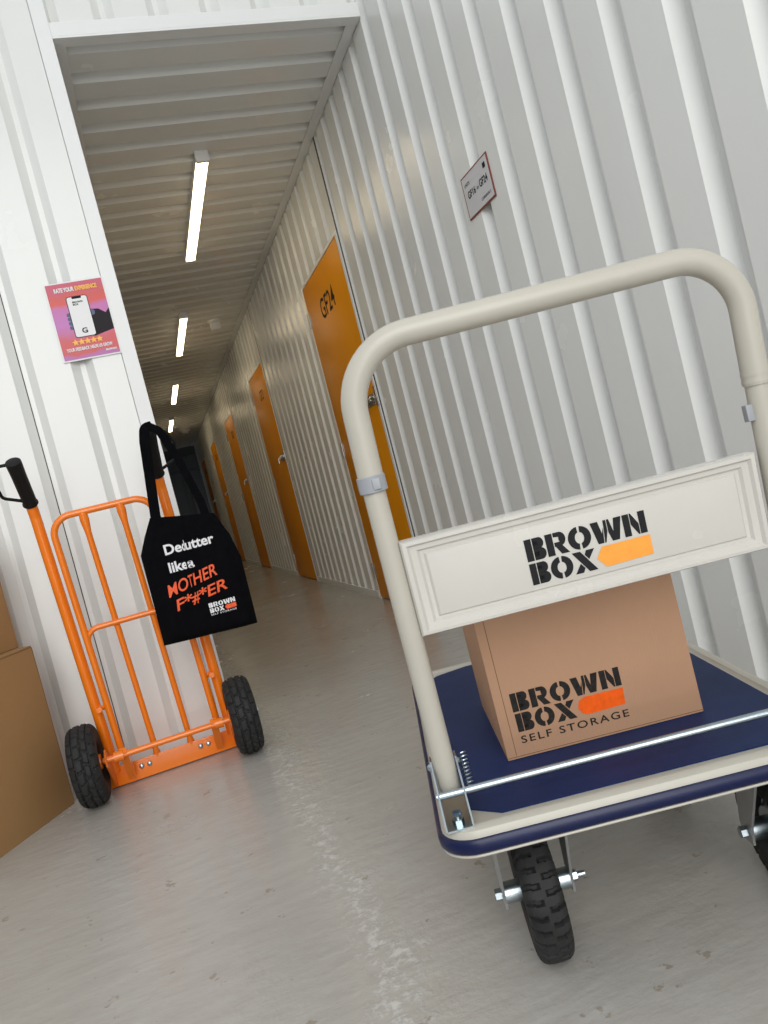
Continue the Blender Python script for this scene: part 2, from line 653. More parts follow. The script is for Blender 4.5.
for (a, b) in DOORS:
    t6.box(WX - .006, WX + .03, a - .040, a - .004, 0, DTOP + .02, .002)
    t6.box(WX - .004, WX + .03, b + .003, b + .030, 0, DTOP + .02, .002)
    t6.box(WX - .004, WX + .03, a - .004, b + .003, DTOP + .006, DTOP + .024, .002)
struct(t6.build('trim_6', M['trim'], smooth=0))
t7 = MB()
t7.box(-.3145, -.3110, FY + DEPTH - .0012, FY + DEPTH + .002, 0, 4.2)
struct(t7.build('trim_7', M['joint'], smooth=0))
bb = MB()
segs = [(-2.2, DOORS[0][0] - .052)] + [(DOORS[i][1] + .03, DOORS[i + 1][0] - .052) for i in range(4)] + [(DOORS[4][1] + .03, 18.6)]
for a, b in segs:
    bb.box(WX - .006, WX + .004, a, b, 0, .05, .002)
struct(bb.build('baseboard_right', M['trim'], smooth=0))
bf = MB()
bf.box(-4.0, LX - .001, FY - .008, FY + .003, 0, .045, .002)
struct(bf.build('baseboard_front', M['trim'], smooth=0))

# doors
NUM = ['GF24', 'GF23', 'GF22', 'GF21', 'GF20']
for i, (a, b) in enumerate(DOORS):
    d = MB()
    d.box(WX - .004, WX + .03, a, b, .012, DTOP, .003)
    do = struct(d.build('door_%d' % (i + 1), M['door'], smooth=30))
    tx = MB()
    ang = .10
    w_ = .36 if i == 0 else .22
    put(tx, lambda u, v: (WX - .0048, a + .29 + w_ - u, 1.862 + v), vf=text2d(NUM[i], w_, .125 if i == 0 else .10, .012))
    tag(tx.build('unit_number', M['print_dark'], do, smooth=0, fix=False), 'black unit number printed on the door')
    # slide bolt latch
    h = MB()
    zc = 1.245
    h.box(WX - .010, WX - .003, a + .015, a + .19, zc - .035, zc + .030, .002)
    h.box(WX - .012, WX - .005, a - .040, a - .006, zc - .05, zc + .06, .002)
    h.cyl((WX - .022, a - .030, zc), (WX - .022, a + .20, zc), .009, 14)
    for yy in (a + .03, a + .10, a + .165):
        h.box(WX - .032, WX - .006, yy, yy + .014, zc - .014, zc + .014, .003)
    h.tube(fillet([(WX - .022, a + .13, zc), (WX - .050, a + .13, zc - .012), (WX - .050, a + .13, zc - .055)], .012, 4), .007, 10)
    tag(h.build('door_handle', M['dark_steel'], do), 'dull steel sliding bolt latch')
    for zz in (1.95, 1.05, .2):
        hg = MB()
        hg.cyl((WX - .008, b + .004, zz - .05), (WX - .008, b + .004, zz + .05), .008, 12)
        hg.box(WX - .007, WX - .003, b - .03, b + .003, zz - .045, zz + .045, .001)
        hg.build('hinge', M['dark_steel'], do)

# ------------------------------------------------------------------ corridor fittings
LIGHT_LABELS = ['lit strip light on the corridor ceiling nearest the corridor mouth, the largest one',
                'second lit strip light along the corridor ceiling, level with the ceiling sensor',
                'third lit strip light along the corridor ceiling, beyond the ceiling sensor',
                'small farthest lit strip light at the dark end of the corridor']
for i, y0 in enumerate((4.06, 7.05, 10.2, 13.3)):
    e = empty('ceiling_light', (.71, y0, CZ))
    tag(e, LIGHT_LABELS[i], 'ceiling light', 'strip lights along the corridor ceiling')
    L = 1.52
    hm = MB()
    hm.box(-.033, .033, 0.0, L, -.044, 0.0, .003)
    for yy in (-.012, L - .014):
        hm.box(-.036, .036, yy, yy + .026, -.060, 0.0, .006)
    hm.build('housing', M['white_plastic'], e)
    dm = MB()
    dm.prism([(.0325 * math.cos(t), .014, -.0435 + .012 * math.sin(t)) for t in [PI + PI * k / 16 for k in range(17)]], (0, L - .028, 0))
    dm.build('diffuser', M['tube'], e)

e = empty('ceiling_sensor', (1.03, 7.55, CZ))
tag(e, 'small white sensor with a hanging block on the corridor ceiling', 'sensor')
s_ = MB(); s_.lathe([(0, 0), (0, .065), (-.018, .062), (-.022, 0)], 28, 'Z'); s_.build('base_plate', M['white_plastic'], e)
s_ = MB(); s_.box(-.05, .05, -.03, .03, -.095, -.02, .012); s_.build('sensor_body', M['white_plastic'], e)
e = empty('smoke_detector', (1.0, 15.3, CZ))
tag(e, 'round white smoke detector on the ceiling deep in the dark corridor', 'smoke detector')
s_ = MB(); s_.lathe([(0, 0), (0, .11), (-.03, .11), (-.03, 0)], 32, 'Z'); s_.build('base_plate', M['white_plastic'], e)
s_ = MB(); s_.lathe([(-.03, .085), (-.06, .075), (-.085, .045), (-.09, 0)], 32, 'Z'); s_.build('detector_dome', M['white_plastic'], e)

# wall sign
e = empty('wall_sign', (WX - .001, 2.411, 1.683))
tag(e, 'small framed paper sign listing units on the ribbed right wall', 'sign')
sg = MB()
sg.box(-.0035, 0, -.108, .108, -.074, .074, .0005)
sg.build('border', M['frame_brown'], e, smooth=0)
sg = MB()
sg.box(-.0040, -.002, -.1025, .1025, -.0685, .0685)
sg.build('sign_face', M['sign_face'], e, smooth=0)
sfn = lambda u, v: (-.0044, -u, v)
for t_, w_, h_, b_, x_, y_ in (('UNITS', .042, None, .02, -.088, .034), ('GF16', .064, .026, .03, -.078, -.010), ('to', .016, None, .02, -.004, -.006),
                               ('GF24', .064, .026, .03, .020, -.010), ('CORRIDOR 2', .075, None, .02, .012, -.052)):
    sg = MB()
    put(sg, sfn, vf=text2d(t_, w_, h_, b_), ox=x_, oy=y_)
    sg.build('lettering', M['print_dark'], e, smooth=0, fix=False)
sg = MB()
put(sg, sfn, polys=[rrect(.068, .088, .034, .052, .002)])
sg.build('printed_mark', M['print_dark'], e, smooth=0, fix=False)

# poster
PXC, PZC = -.0555, 1.6425
e = empty('feedback_poster', (PXC, FY - .0055, PZC))
tag(e, 'red and pink rating poster with a phone and stars on the white wall', 'poster')
p = MB(); p.box(-.105, .105, -.0008, .0008, -.1465, .1465); p.build('paper', M['paper'], e, smooth=0)
pf = lambda k: (lambda u, v: (u, -.0012 - .0004 * k, v))
p = MB(); put(p, pf(0), polys=[[(-.100, -.1415), (.100, -.1415), (.100, .1415), (-.100, .1415)]])
tag(p.build('printed_background', M['poster'], e, smooth=0, fix=False), 'red and pink printed background')
p = MB(); put(p, pf(1), polys=[[(.025, -.068), (.100, -.052), (.100, .028), (.085, .012), (.062, .030), (.030, .034)]])
tag(p.build('printed_sleeve', M['arm_print'], e, smooth=0, fix=False), 'charcoal sleeve shape')
for k in range(4):
    p = MB()
    put(p, pf(1.5), polys=[rrect(-.052, -.028, .016 - .016 * k, .030 - .016 * k, .006)])
    p.build('printed_finger', M['skin_print'], e, smooth=0, fix=False)
p = MB()
put(p, pf(1.5), polys=[rrect(.020, .048, .010, .032, .009)])
p.build('printed_thumb', M['skin_print'], e, smooth=0, fix=False)
p = MB(); put(p, pf(2), polys=[rrect(-.041, .035, -.065, .089, .010)])
tag(p.build('phone_outline', M['print_dark'], e, smooth=0, fix=False), 'dark phone outline')
p = MB(); put(p, pf(3), polys=[rrect(-.0385, .0325, -.0625, .0865, .008)])
tag(p.build('phone_screen', M['paper'], e, smooth=0, fix=False), 'white phone screen')
p = MB(); put(p, pf(4), polys=[rrect(-.020, .014, .079, .0868, .003)])
p.build('phone_notch', M['print_dark'], e, smooth=0, fix=False)
p = MB(); put(p, pf(4), vf=text2d('G', .020, .020, .03), ox=-.013, oy=-.051)
p.build('screen_letter', M['print_dark'], e, smooth=0, fix=False)
for t_, w_, y_ in (('BROWN', .036, .063), ('BOX', .020, .054)):
    p = MB(); put(p, pf(4), vf=text2d(t_, w_, .007, .04), ox=-.021, oy=y_)
    p.build('screen_word', M['print_dark'], e, smooth=0, fix=False)
for k in range(5):
    p = MB()
    star = []
    for j in range(10):
        rr_ = .0125 if j % 2 == 0 else .0062
        star.append((-.046 + .0215 * k + rr_ * math.sin(PI * j / 5), -.081 + rr_ * math.cos(PI * j / 5)))
    put(p, pf(4), polys=[star])
    p.build('star', M['sun_yellow'], e, smooth=0, fix=False)
for t_, w_, h_, b_, x_, y_, m_ in (('EXPERIENCE', .078, .017, .045, .000, .108, 'sun_yellow'), ('RATE YOUR', .070, .017, .045, -.074, .108, 'white_print'),
                                   ('YOUR FEEDBACK HELPS US GROW', .164, .013, .035, -.084, -.112, 'white_print'), ('BROWN BOX', .040, .0075, .05, .052, -.129, 'white_print')):
    p = MB()
    put(p, pf(4), vf=text2d(t_, w_, h_, b_), ox=x_, oy=y_)
    p.build('lettering', M[m_], e, smooth=0, fix=False)


# ------------------------------------------------------------------ tyres
def tyre(R, width, pattern, nth=192, deep=.0045, shape=2.6):
    """solid of revolution about X with cut tread; pattern(theta, s) -> 0..1 groove amount, s in -1..1 over the tread"""
    prof = []
    nv = 34
    hw, hh = width / 2, R * .30
    rc = R - hh
    for k in range(nv):
        a = 2 * PI * k / nv
        ca, sa = math.cos(a), math.sin(a)
        x = hw * (abs(ca) ** (2 / shape)) * (1 if ca >= 0 else -1)
        y = hh * (abs(sa) ** (2 / shape)) * (1 if sa >= 0 else -1)
        prof.append((x, rc + y))
    # denser across the tread
    dense = []
    for k in range(len(prof)):
        a, b = prof[k], prof[(k + 1) % len(prof)]
        m_ = 3 if (a[1] > rc + hh * .45 and b[1] > rc + hh * .45) else 1
        for j in range(m_):
            f = j / m_
            dense.append((a[0] + (b[0] - a[0]) * f, a[1] + (b[1] - a[1]) * f))
    n = len(dense)
    vs, fs = [], []
    for i in range(nth):
        th = 2 * PI * i / nth
        for (x, r) in dense:
            w = max(0.0, min(1.0, (r - (rc + hh * .22)) / (hh * .15)))
            g = pattern(th, x / hw) * w
            rr_ = r - deep * g
            xx = x * (1 - .02 * g)
            vs.append((xx, rr_ * math.cos(th), rr_ * math.sin(th)))
    for i in range(nth):
        j = (i + 1) % nth
        for k in range(n):
            l = (k + 1) % n
            fs.append((i * n + k, i * n + l, j * n + l, j * n + k))
    return vs, fs


def lug_pattern(th, s):
    # two rows of wide lugs either side of a thin centre rib
    if abs(s) < .045:
        return .7
    nlug = 30
    off = 0.0 if s > 0 else .5
    t = th / (2 * PI) * nlug + off + .16 * abs(s)
    f = t - math.floor(t)
    return 1.0 if f < .34 and abs(s) > .16 else 0.0


def block_pattern(th, s):
    # four staggered rows of blocks
    row = (s + 1.0) / 2.0 * 4.0
    ri = math.floor(row)
    fr = row - ri
    if fr < .15 or fr > .92:
        return 1.0
    t = th / (2 * PI) * 20 + (.5 if ri % 2 else 0.0) + .18 * (fr - .5) * (1 if ri % 2 else -1)
    f = t - math.floor(t)
    return 1.0 if f < .20 else 0.0


def hexprism(mb, c, r, h, axis='X', rot=0.0):
    c = Vector(c)
    pts = []
    for k in range(6):
        a = 2 * PI * k / 6 + rot
        ca, sa = r * math.cos(a), r * math.sin(a)
        pts.append(c + (Vector((0, ca, sa)) if axis == 'X' else Vector((ca, 0, sa)) if axis == 'Y' else Vector((ca, sa, 0))))
    mb.prism(pts, Vector((h, 0, 0)) if axis == 'X' else Vector((0, h, 0)) if axis == 'Y' else Vector((0, 0, h)))


# ------------------------------------------------------------------ platform trolley
# local frame: X across, Y away from the handle end, Z up; the origin lies on the floor under the middle of the front edge
def cart_world(lx, ly):
    x, y = lx + .271, ly + 1.02
    return (x * cy_ + y * sy_, -x * sy_ + y * cy_)


cx0, cy0 = cart_world(0, 0)
cart = empty('platform_trolley', (cx0, cy0, 0), -CAM_YAW)
tag(cart, 'cream and navy platform trolley with a folding hoop handle and logo panel', 'trolley')
DW, DL, DZ = .305, .93, .285


def deck_loop(inset, r):
    return rrect(-DW + inset, DW - inset, .026 + inset, DL - inset, max(r, .004), 8)


dk = MB()
loops = [(.004, .2495), (-.0035, .2495), (-.0045, .2510), (-.0035, .2530), (.000, .2535), (.000, .277), (.004, .284), (.014, .2875), (.022, .2865), (.026, .2825), (.030, .2815)]
n = len(deck_loop(0, .05))
vs = []
for ins, z in loops:
    vs += [(a, b, z) for a, b in deck_loop(ins, .05 - ins)]
fs = []
for i in range(len(loops) - 1):
    for k in range(n):
        l = (k + 1) % n
        fs.append((i * n + k, i * n + l, (i + 1) * n + l, (i + 1) * n + k))
fs.append(tuple((len(loops) - 1) * n + k for k in range(n)))
fs.append(tuple(range(n - 1, -1, -1)))
dk.add(vs, fs)
dk.box(-.22, .22, .06, .86, .232, .247, .003)
dk.build('deck', M['cream'], cart)

bp = MB()
loops = [(.002, .2545), (-.004, .2545), (-.0068, .258), (-.0075, .2645), (-.0068, .271), (-.004, .2745), (.002, .275)]
vs, fs = [], []
for ins, z in loops:
    vs += [(a, b, z) for a, b in deck_loop(ins, .05 - ins)]
for i in range(len(loops) - 1):
    for k in range(n):
        l = (k + 1) % n
        fs.append((i * n + k, i * n + l, (i + 1) * n + l, (i + 1) * n + k))
bp.add(vs, fs)
tag(bp.build('bumper', M['blue_rubber'], cart, fix=False), 'navy vinyl bumper strip')

mt = MB()
mp_ = [(-.213, .068), (.213, .068), (.262, .108), (.272, .12), (.272, .835), (.245, .870), (.17, .893), (-.17, .893), (-.245, .870), (-.272, .835), (-.272, .12), (-.262, .108)]
mt.prism([(a, b, .2795) for a, b in mp_], (0, 0, .0045))
tag(mt.build('deck_mat', M['mat'], cart, smooth=0), 'navy ribbed deck mat')

# handle: plane through the pivot, leaning to the viewer
PIV = Vector((0, .115, .312))
LEAN = math.atan2(.056, .67)
hv = Vector((0, -math.sin(LEAN), math.cos(LEAN)))
hn = Vector((0, -math.cos(LEAN), -math.sin(LEAN)))


def hp(u, z, nn=0.0):
    """point in the handle plane at height z"""
    v = (z - PIV.z) / math.cos(LEAN)
    return PIV + Vector((u, 0, 0)) + hv * v + hn * nn


HX = .2775
HXR = .2885
for sx in (-1, 1):
    X = -HX if sx < 0 else HXR
    lo = MB()
    lo.tube([hp(X, .318), hp(X, .80)], .0165, 22)
    lo.build('lower_tube', M['cream'], cart)
    sl = MB()
    if sx < 0:
        z0 = .776
        sl.tube([hp(X, z0), hp(X, z0 + .001), hp(X, z0 + .023), hp(X, z0 + .024)], [.0195, .0208, .0208, .0195], 24)
        sl.box(-.006, .006, -.004, .004, -.008, .008, .002, Matrix.Translation(hp(X + .006, z0 + .012, .019)))
        tag(sl.build('sleeve', M['sleeve'], cart), 'grey plastic sleeve')
    else:
        sl.box(-.006, .004, -.007, .007, -.012, .012, .0015, Matrix.Translation(hp(X - .0185, .752, 0)))
        tag(sl.build('handle_clip', M['sleeve'], cart), 'small grey clip')
hm = MB()
path = fillet([hp(-HX, .79), hp(-HX + .004, .981), hp(HXR + .001, .981), hp(HXR, .79)], [0, .098, .086, 0], 14)
hm.tube(path, .0188, 24)
for z in (.793, .803):
    hm.tube([hp(HXR, z), hp(HXR, z + .004)], .0194, 24)
hm.build('handle', M['cream'], cart)

# logo panel
PU0, PU1, PZ0, PZ1 = -.262, .262, .556, .697
pl = MB()
ploops = [(0.0, -.012), (0.0, .010), (.003, .0145), (.009, .0150), (.013, .0105), (.022, .0095), (.026, .0055), (.031, .0050), (.0345, .0085), (.037, .0090)]
vs = []
for ins, nn in ploops:
    a0, a1, b0, b1 = PU0 + ins, PU1 - ins, PZ0 + ins * .72, PZ1 - ins * .72
    vs += [hp(a0, b0, nn), hp(a1, b0, nn), hp(a1, b1, nn), hp(a0, b1, nn)]
fs = []
for i in range(len(ploops) - 1):
    for k in range(4):
        l = (k + 1) % 4
        fs.append((i * 4 + k, i * 4 + l, i * 4 + 4 + l, i * 4 + 4 + k))
e4 = (len(ploops) - 1) * 4
fs.append((e4, e4 + 1, e4 + 2, e4 + 3))
fs.append((3, 2, 1, 0))
pl.add(vs, fs)
pnl = pl.build('logo_panel', M['panel'], cart, smooth=28)
lg = MB()
lfn = lambda u, v: hp(u, v, .0097)
U0 = .183 - .271
put(lg, lfn, polys=stencil('BROWN', .178, .0325, .035), ox=U0, oy=.6235)
put(lg, lfn, polys=stencil('BOX', .097, .0315, .035), ox=U0, oy=.5885)
tag(lg.build('printed_name', M['print_dark'], pnl, smooth=0, fix=False), 'black stencil name on panel')
lg = MB()
put(lg, lfn, polys=[[(U0 + .0985, .6035), (U0 + .110, .5885), (U0 + .180, .5905), (U0 + .180, .6195), (U0 + .108, .6190)]])
tag(lg.build('printed_arrow', M['orange_flat'], pnl, smooth=0, fix=False), 'orange arrow block')

# pivot brackets, rod, springs
for sx in (-1, 1):
    bk = MB()
    xc = -HX if sx < 0 else HXR
    side = [(.038, .2855), (.165, .2855), (.165, .342), (.150, .358), (.118, .361), (.098, .348), (.038, .300)]
    for xx in (xc - .0205, xc + .0180):
        bk.prism([(xx, a, b) for a, b in side], (.0025, 0, 0))
    bk.box(xc - .0205, xc + .0205, .038, .165, .2850, .2880)
    bo = bk.build('pivot_bracket', M['steel'], cart, smooth=0)
    bl = MB()
    hexprism(bl, (xc, .058, .288), .0085, .007, 'Z')
    bl.cyl((xc, .058, .288), (xc, .058, .299), .0045, 12)
    bl.build('bracket_bolt', M['steel'], bo)
    bl = MB()
    bl.box(xc - .006, xc + .006, .076, .089, .288, .294, .0015)
    bl.build('lock_pin', M['blue_steel'], bo)
    for xx, d in ((xc - .0205, -1), (xc + .0205, 1)):
        bl = MB()
        bl.lathe([(0, 0), (0, .0062), (d * .003, .0055), (d * .0055, .003), (d * .006, 0)], 14, 'X', False, Matrix.Translation((xx, .128, .349)))
        bl.build('pivot_rivet', M['steel'], bo)
    sp = MB()
    pts = []
    a, b = Vector((xc - sx * .030, .122, .362)), Vector((xc - sx * .030, .092, .322))
    ax = (b - a).normalized()
    n1 = Vector((1, 0, 0))
    n2 = ax.cross(n1)
    for k in range(9 * 10 + 1):
        t = k / 90
        an = 2 * PI * 9 * t
        pts.append(a + (b - a) * t + (n1 * math.cos(an) + n2 * math.sin(an)) * .0052)
    sp.tube(pts, .0013, 6)
    sp.build('return_spring', M['steel'], bo)
rd = MB()
rd.cyl((-HX - .0225, .080, .3225), (HXR + .024, .080, .3225), .0054, 18)
tag(rd.build('release_rod', M['steel'], cart), 'zinc plated release rod')


# casters
def caster(px, py, rot, trail):
    """fork with its wheel; px,py pivot on the deck"""
    T = Matrix.Translation((px, py, 0)) @ Matrix.Rotation(rot, 4, 'Z')
    R = .109
    f = MB()
    f.box(-.062, .062, -.055, .055, .224, .2345, .003, T)
    f.lathe([(.216, 0), (.216, .036), (.224, .036), (.224, 0)], 28, 'Z', False, T)
    for sx in (-1, 1):
        x = sx * .0545
        prof = [(-.035, .217), (.035, .217), (trail + .020, R + .012), (trail + .014, R - .018), (trail - .014, R - .018), (trail - .020, R + .012)]
        f.prism([(x - .002, a, b) for a, b in prof], (.004, 0, 0), T)
    f.box(-.0565, .0565, -.035, .035, .2125, .217, .001, T)
    fo = f.build('caster_fork', M['galv'], cart, smooth=30)
    A = T @ Matrix.Translation((0, trail, R))
    v, fa = tyre(R, .058, lug_pattern, 360, .009, 3.4)
    w = MB(); w.add(v, fa, A)
    tag(w.build('tyre', M['black_rubber'], fo, smooth=25, fix=False), 'black lugged tyre')
    rim = MB()
    rim.lathe([(-.020, .016), (-.020, .030), (-.006, .040), (-.016, .060), (-.024, .068), (-.020, .074), (.020, .074), (.024, .068), (.016, .060), (.006, .040), (.020, .030), (.020, .016)], 40, 'X', False, A)
    rim.lathe([(-.0525, .0165), (.0525, .0165)], 24, 'X', False, A)
    rim.lathe([(-.0525, 0), (-.0525, .0165)], 24, 'X', False, A)
    rim.lathe([(.0525, 0), (.0525, .0165)], 24, 'X', False, A)
    rim.build('hub', M['steel'], fo, fix=False)
    b = MB()
    hexprism(b, (-.0675, 0, 0), .0095, .010, 'X', .3)
    hexprism(b, (.0570, 0, 0), .0090, .008, 'X', .1)
    b.cyl((-.060, 0, 0), (.078, 0, 0), .0048, 12)
    for i in range(len(b.v)):
        b.v[i] = A @ b.v[i]
    b.build('axle_bolt', M['steel'], fo)


caster(-.1835, .128, 0.0, .040)
caster(.216, .128, 0.0, .040)
caster(-.184, .800, 0.0, -.002)
caster(.212, .800, 0.0, -.002)


# ------------------------------------------------------------------ carton on the trolley
def carton(name, label, w, d, h, matname, loc, rz, tape_along='x', open_gap=.003):
    e = empty(name, loc, rz)
    tag(e, label, 'box')
    b = MB()
    b.box(-w / 2, w / 2, 0, d, 0, h - .004, .0022)
    body = b.build('carton_body', M[matname], e)
    # two top flaps meeting in the middle and their cut edges
    for (y0, y1) in ((0.0005, d / 2 - open_gap / 2), (d / 2 + open_gap / 2, d - .0005)):
        f = MB()
        f.box(-w / 2 + .0005, w / 2 - .0005, y0, y1, h - .004, h, .0012)
        f.build('flap', M[matname], e)
    return e, body


bx, by = cart_world(.265 - .271, 1.257 - 1.02)
box, body = carton('cardboard_box', 'printed brown cardboard box standing on the navy deck of the trolley', .336, .312, .30, 'card', (bx, by, .2845), -CAM_YAW)
tp = MB()
tp.box(-.1685, .1685, .13, .18, .3002, .3006)
tp.box(-.168, -.16785, .13, .18, .24, .3006)
tp.build('tape', M['tape'], box, smooth=0)
lg = MB()
X0 = .125 - .265
bfn = lambda u, v: (X0 + u, -.0006, v)
put(lg, bfn, polys=stencil('BROWN', .186, .0315), ox=0, oy=.078)
put(lg, bfn, polys=stencil('BOX', .101, .0310), ox=.001, oy=.0435)
put(lg, bfn, vf=text2d('SELF STORAGE', .184, .0125, .012, 1.25), ox=.002, oy=.024)
tag(lg.build('printed_name', M['card_print'], body, smooth=0, fix=False), 'black stencil name and words on box')
lg = MB()
bar = [(.106, .0575), (.112, .0475), (.120, .0440), (.184, .0460), (.186, .0735), (.120, .0740), (.110, .0690)]
put(lg, bfn, polys=[bar])
tag(lg.build('printed_arrow', M['card_orange'], body, smooth=0, fix=False), 'orange painted arrow block')
sm = MB()
sm.box(-.168, .168, -.0004, .0012, .0035, .0045)
sm.box(-.1525, -.1515, -.0003, .001, .006, .293)
sm.build('fold_crease', M['card_edge'], body, smooth=0)

# ------------------------------------------------------------------ stacked cartons at the left
ang = math.atan2(.29, .18)         # direction of the long face seen
cxb, cyb = -.478, 2.779
w1, d1, h1 = .52, .40, .548
ux, uy = math.cos(ang), math.sin(ang)
nx, ny = uy, -ux                    # toward the viewer
# local x along (ux,uy), local y away from the viewer (-n)
mid = (cxb - ux * w1 / 2, cyb - uy * w1 / 2)
b1, body1 = carton('cardboard_box', 'large plain tan cardboard box on the floor beside the hand truck', w1, d1, h1, 'card_old', (mid[0], mid[1], 0.0), ang)
ed = MB()
ed.box(w1 / 2 - .0015, w1 / 2 + .0004, -.0005, .004, .01, h1 - .006)  # shade of the side turned away, painted as a dark strip
ed.box(-w1 / 2 + .002, w1 / 2 - .002, -.0005, .003, h1 - .0062, h1 - .0046)  # thin dark line just under the flaps
ed.build('dark_edge', M['card_edge'], body1, smooth=0)
ang2 = ang - math.radians(4)
w2, d2, h2 = .40, .30, .38
ux2, uy2 = math.cos(ang2), math.sin(ang2)
c2 = (-.525, 2.835)
mid2 = (c2[0] - ux2 * w2 / 2, c2[1] - uy2 * w2 / 2)
b2, body2 = carton('cardboard_box', 'smaller tan cardboard box stacked on top of the large plain box', w2, d2, h2, 'card_old', (mid2[0], mid2[1], h1), ang2)
ed = MB()
ed.box(-w2 / 2 + .002, w2 / 2 - .002, -.0005, .003, .001, .0028)  # thin dark line along the bottom of the face
ed.build('dark_edge', M['card_edge'], body2, smooth=0)

# ------------------------------------------------------------------ hand truck
HTX = -.131
truck = empty('hand_truck', (HTX, 2.675, 0))
tag(truck, 'bright orange two-wheeled hand truck with black grips standing by the white wall', 'hand truck')


def sk(x, z):            # slight sideways tilt of the frame
    return x - .0218 * (z - .13)


def yl(z, off=0.0):      # frame leans a little towards the viewer
    return .115 - .095 * (z - .05) / .9 + off


def ht(x, z, off=0.0):
    return Vector((sk(x, z), yl(z, off), z))


OR = M['truck_orange']
for sx in (-1, 1):
    X = sx * .201
    g0, g1 = ht(X, .995, -.012), ht(X, .995, -.012) + Vector((-.002 if sx < 0 else .004, -.115, .130))
    t = MB()
    t.tube(fillet([ht(X, .055), ht(X, .950), g0, g0 + (g1 - g0) * .35], .06, 8), .0175, 20)
    t.build('upright_tube', OR, truck)
    g = MB()
    d = (g1 - g0).normalized()
    gs = [g0 - d * .006, g0, g0 + d * .004, g0 + d * .012, g0 + d * .05, g0 + d * .12, g1 - d * .012, g1 - d * .003, g1]
    g.tube(gs, [.019, .0245, .0245, .0215, .022, .0225, .024, .023, .017], 20)
    gr = g.build('grip', M['black_plastic'], truck)
    k = MB()
    side = Vector((sx, 0, 0))
    k.tube(fillet([g1 - d * .010, g1 - d * .008 + side * .050, g1 - d * .060 + side * .074, g0 + d * .045 + side * .070, g0 + d * .008], .022, 6), .0052, 12)
    tag(k.build('knuckle_guard', M['black_plastic'], gr), 'black wire knuckle guard')

lp = MB()
IX = .161
lp.tube(fillet([ht(-IX, .125, -.030), ht(-IX, .932, -.026), ht(IX, .932, -.026), ht(IX, .125, -.030)], .062, 10), .0112, 16)
lp.build('inner_frame', OR, truck)
for bxx in (-.059, .059):
    b = MB()
    b.tube([ht(bxx, .035, .012), ht(bxx, .050, .010), ht(bxx, .085, .004), ht(bxx, .86, -.026), ht(bxx, .905, -.026), ht(bxx, .930, -.026)], [.0170, .0165, .0100, .0100, .0150, .0135], 14)
    b.build('slat_bar', OR, truck)
cbm = MB()
cbm.tube(fillet([ht(-IX, .47, -.028), ht(-IX + .004, .552, -.024), ht(IX - .004, .552, -.024), ht(IX, .47, -.028)], .05, 8), .0095, 14)
cbm.build('cross_bar', OR, truck)
for sx in (-1, 1):
    s_ = MB()
    s_.cyl(ht(sx * .201, .285, 0), ht(sx * IX, .285, -.026), .009, 12)
    s_.tube([ht(sx * .188, .285, -.010), ht(sx * .188, .285, -.045)], .0095, 14)
    s_.build('spacer', OR, truck)
ax = MB()
ax.cyl((-.215, 0, .130), (.215, 0, .130), .0100, 16)
for sx in (-1, 1):
    ax.cyl((sx * .150, 0, .130), (sx * .180, 0, .130), .0175, 18)
ax.build('axle', OR, truck)
for sx in (-1, 1):
    gp = MB()
    gp.prism([(sx * .150 - .012, -.012, .136), (sx * .150 - .012, .006, .150), (sx * .150 - .012, .108, .060), (sx * .150 - .012, .108, .025), (sx * .150 - .012, .085, .025)], (.024, 0, 0))
    gp.prism([(sx * .205 - .003, -.022, .140), (sx * .205 - .003, .018, .160), (sx * .205 - .003, .112, .100), (sx * .205 - .003, .112, .012), (sx * .205 - .003, .090, .012), (sx * .205 - .003, -.020, .112)], (.006, 0, 0))
    gp.build('axle_bracket', OR, truck, smooth=30)
tpm = MB()
tpm.box(-.228, .226, .108, .114, .006, .070, .002)
tpm.box(-.228, .226, .108, .320, .004, .010, .002)
tpl = tpm.build('toe_plate', OR, truck)
for xx in (-.115, -.088, .088, .115):
    b = MB()
    b.lathe([(0, .0085), (-.004, .008), (-.006, .005), (-.006, 0)], 16, 'Y', False, Matrix.Translation((xx, .108, .046)))
    tag(b.build('bolt', M['steel'], tpl, fix=False), 'bright steel bolt head')
for sx in (-1, 1):
    A = Matrix.Translation((sx * .255 - .006, 0, .1325))
    v, fa = tyre(.1325, .092, block_pattern, 300, .0065, 2.7)
    w = MB(); w.add(v, fa, A)
    wo = w.build('wheel', M['black_rubber'], truck, smooth=25, fix=False)
    tag(wo, 'black block-tread pneumatic tyre')
    r_ = MB()
    r_.lathe([(-.030, .088), (-.034, .080), (-.022, .072), (-.010, .050), (-.012, .030), (-.028, .026), (-.042, .024), (-.042, .009), (.042, .009), (.042, .024), (.028, .026), (.012, .030), (.010, .050), (.022, .072), (.034, .080), (.030, .088)], 40, 'X', False, A)
    tag(r_.build('rim', OR, wo, fix=False), 'orange steel wheel rim')
    nn = MB()
    hexprism(nn, (sx * .255 - .006 + (.043 if sx > 0 else -.053), 0, .1325), .012, .010, 'X')
    nn.build('axle_nut', M['steel'], wo)

# ------------------------------------------------------------------ tote bag on the right grip
BY = 2.585
bag = empty('tote_bag', (.085, BY, .43))
tag(bag, 'black cotton tote bag with white and orange slogan hung on the hand truck', 'bag')
outline = [(-.068, .447), (-.0665, .60), (-.066, .745), (-.040, .800), (-.008, .857), (.050, .852), (.100, .846), (.150, .836), (.190, .824), (.222, .745), (.240, .662), (.2385, .55), (.237, .433), (.16, .4365), (.085, .440), (.01, .4435)]


def bag_y(x, z):
    fold = -.010 * math.exp(-((x - .075 - .02 * (z - .7)) / .010) ** 2) * max(0, min(1, (z - .56) / .1))
    wave = .004 * math.sin(x * 38 + z * 9) + .003 * math.sin(z * 31 - x * 12)
    return -.014 + fold * .6 + wave


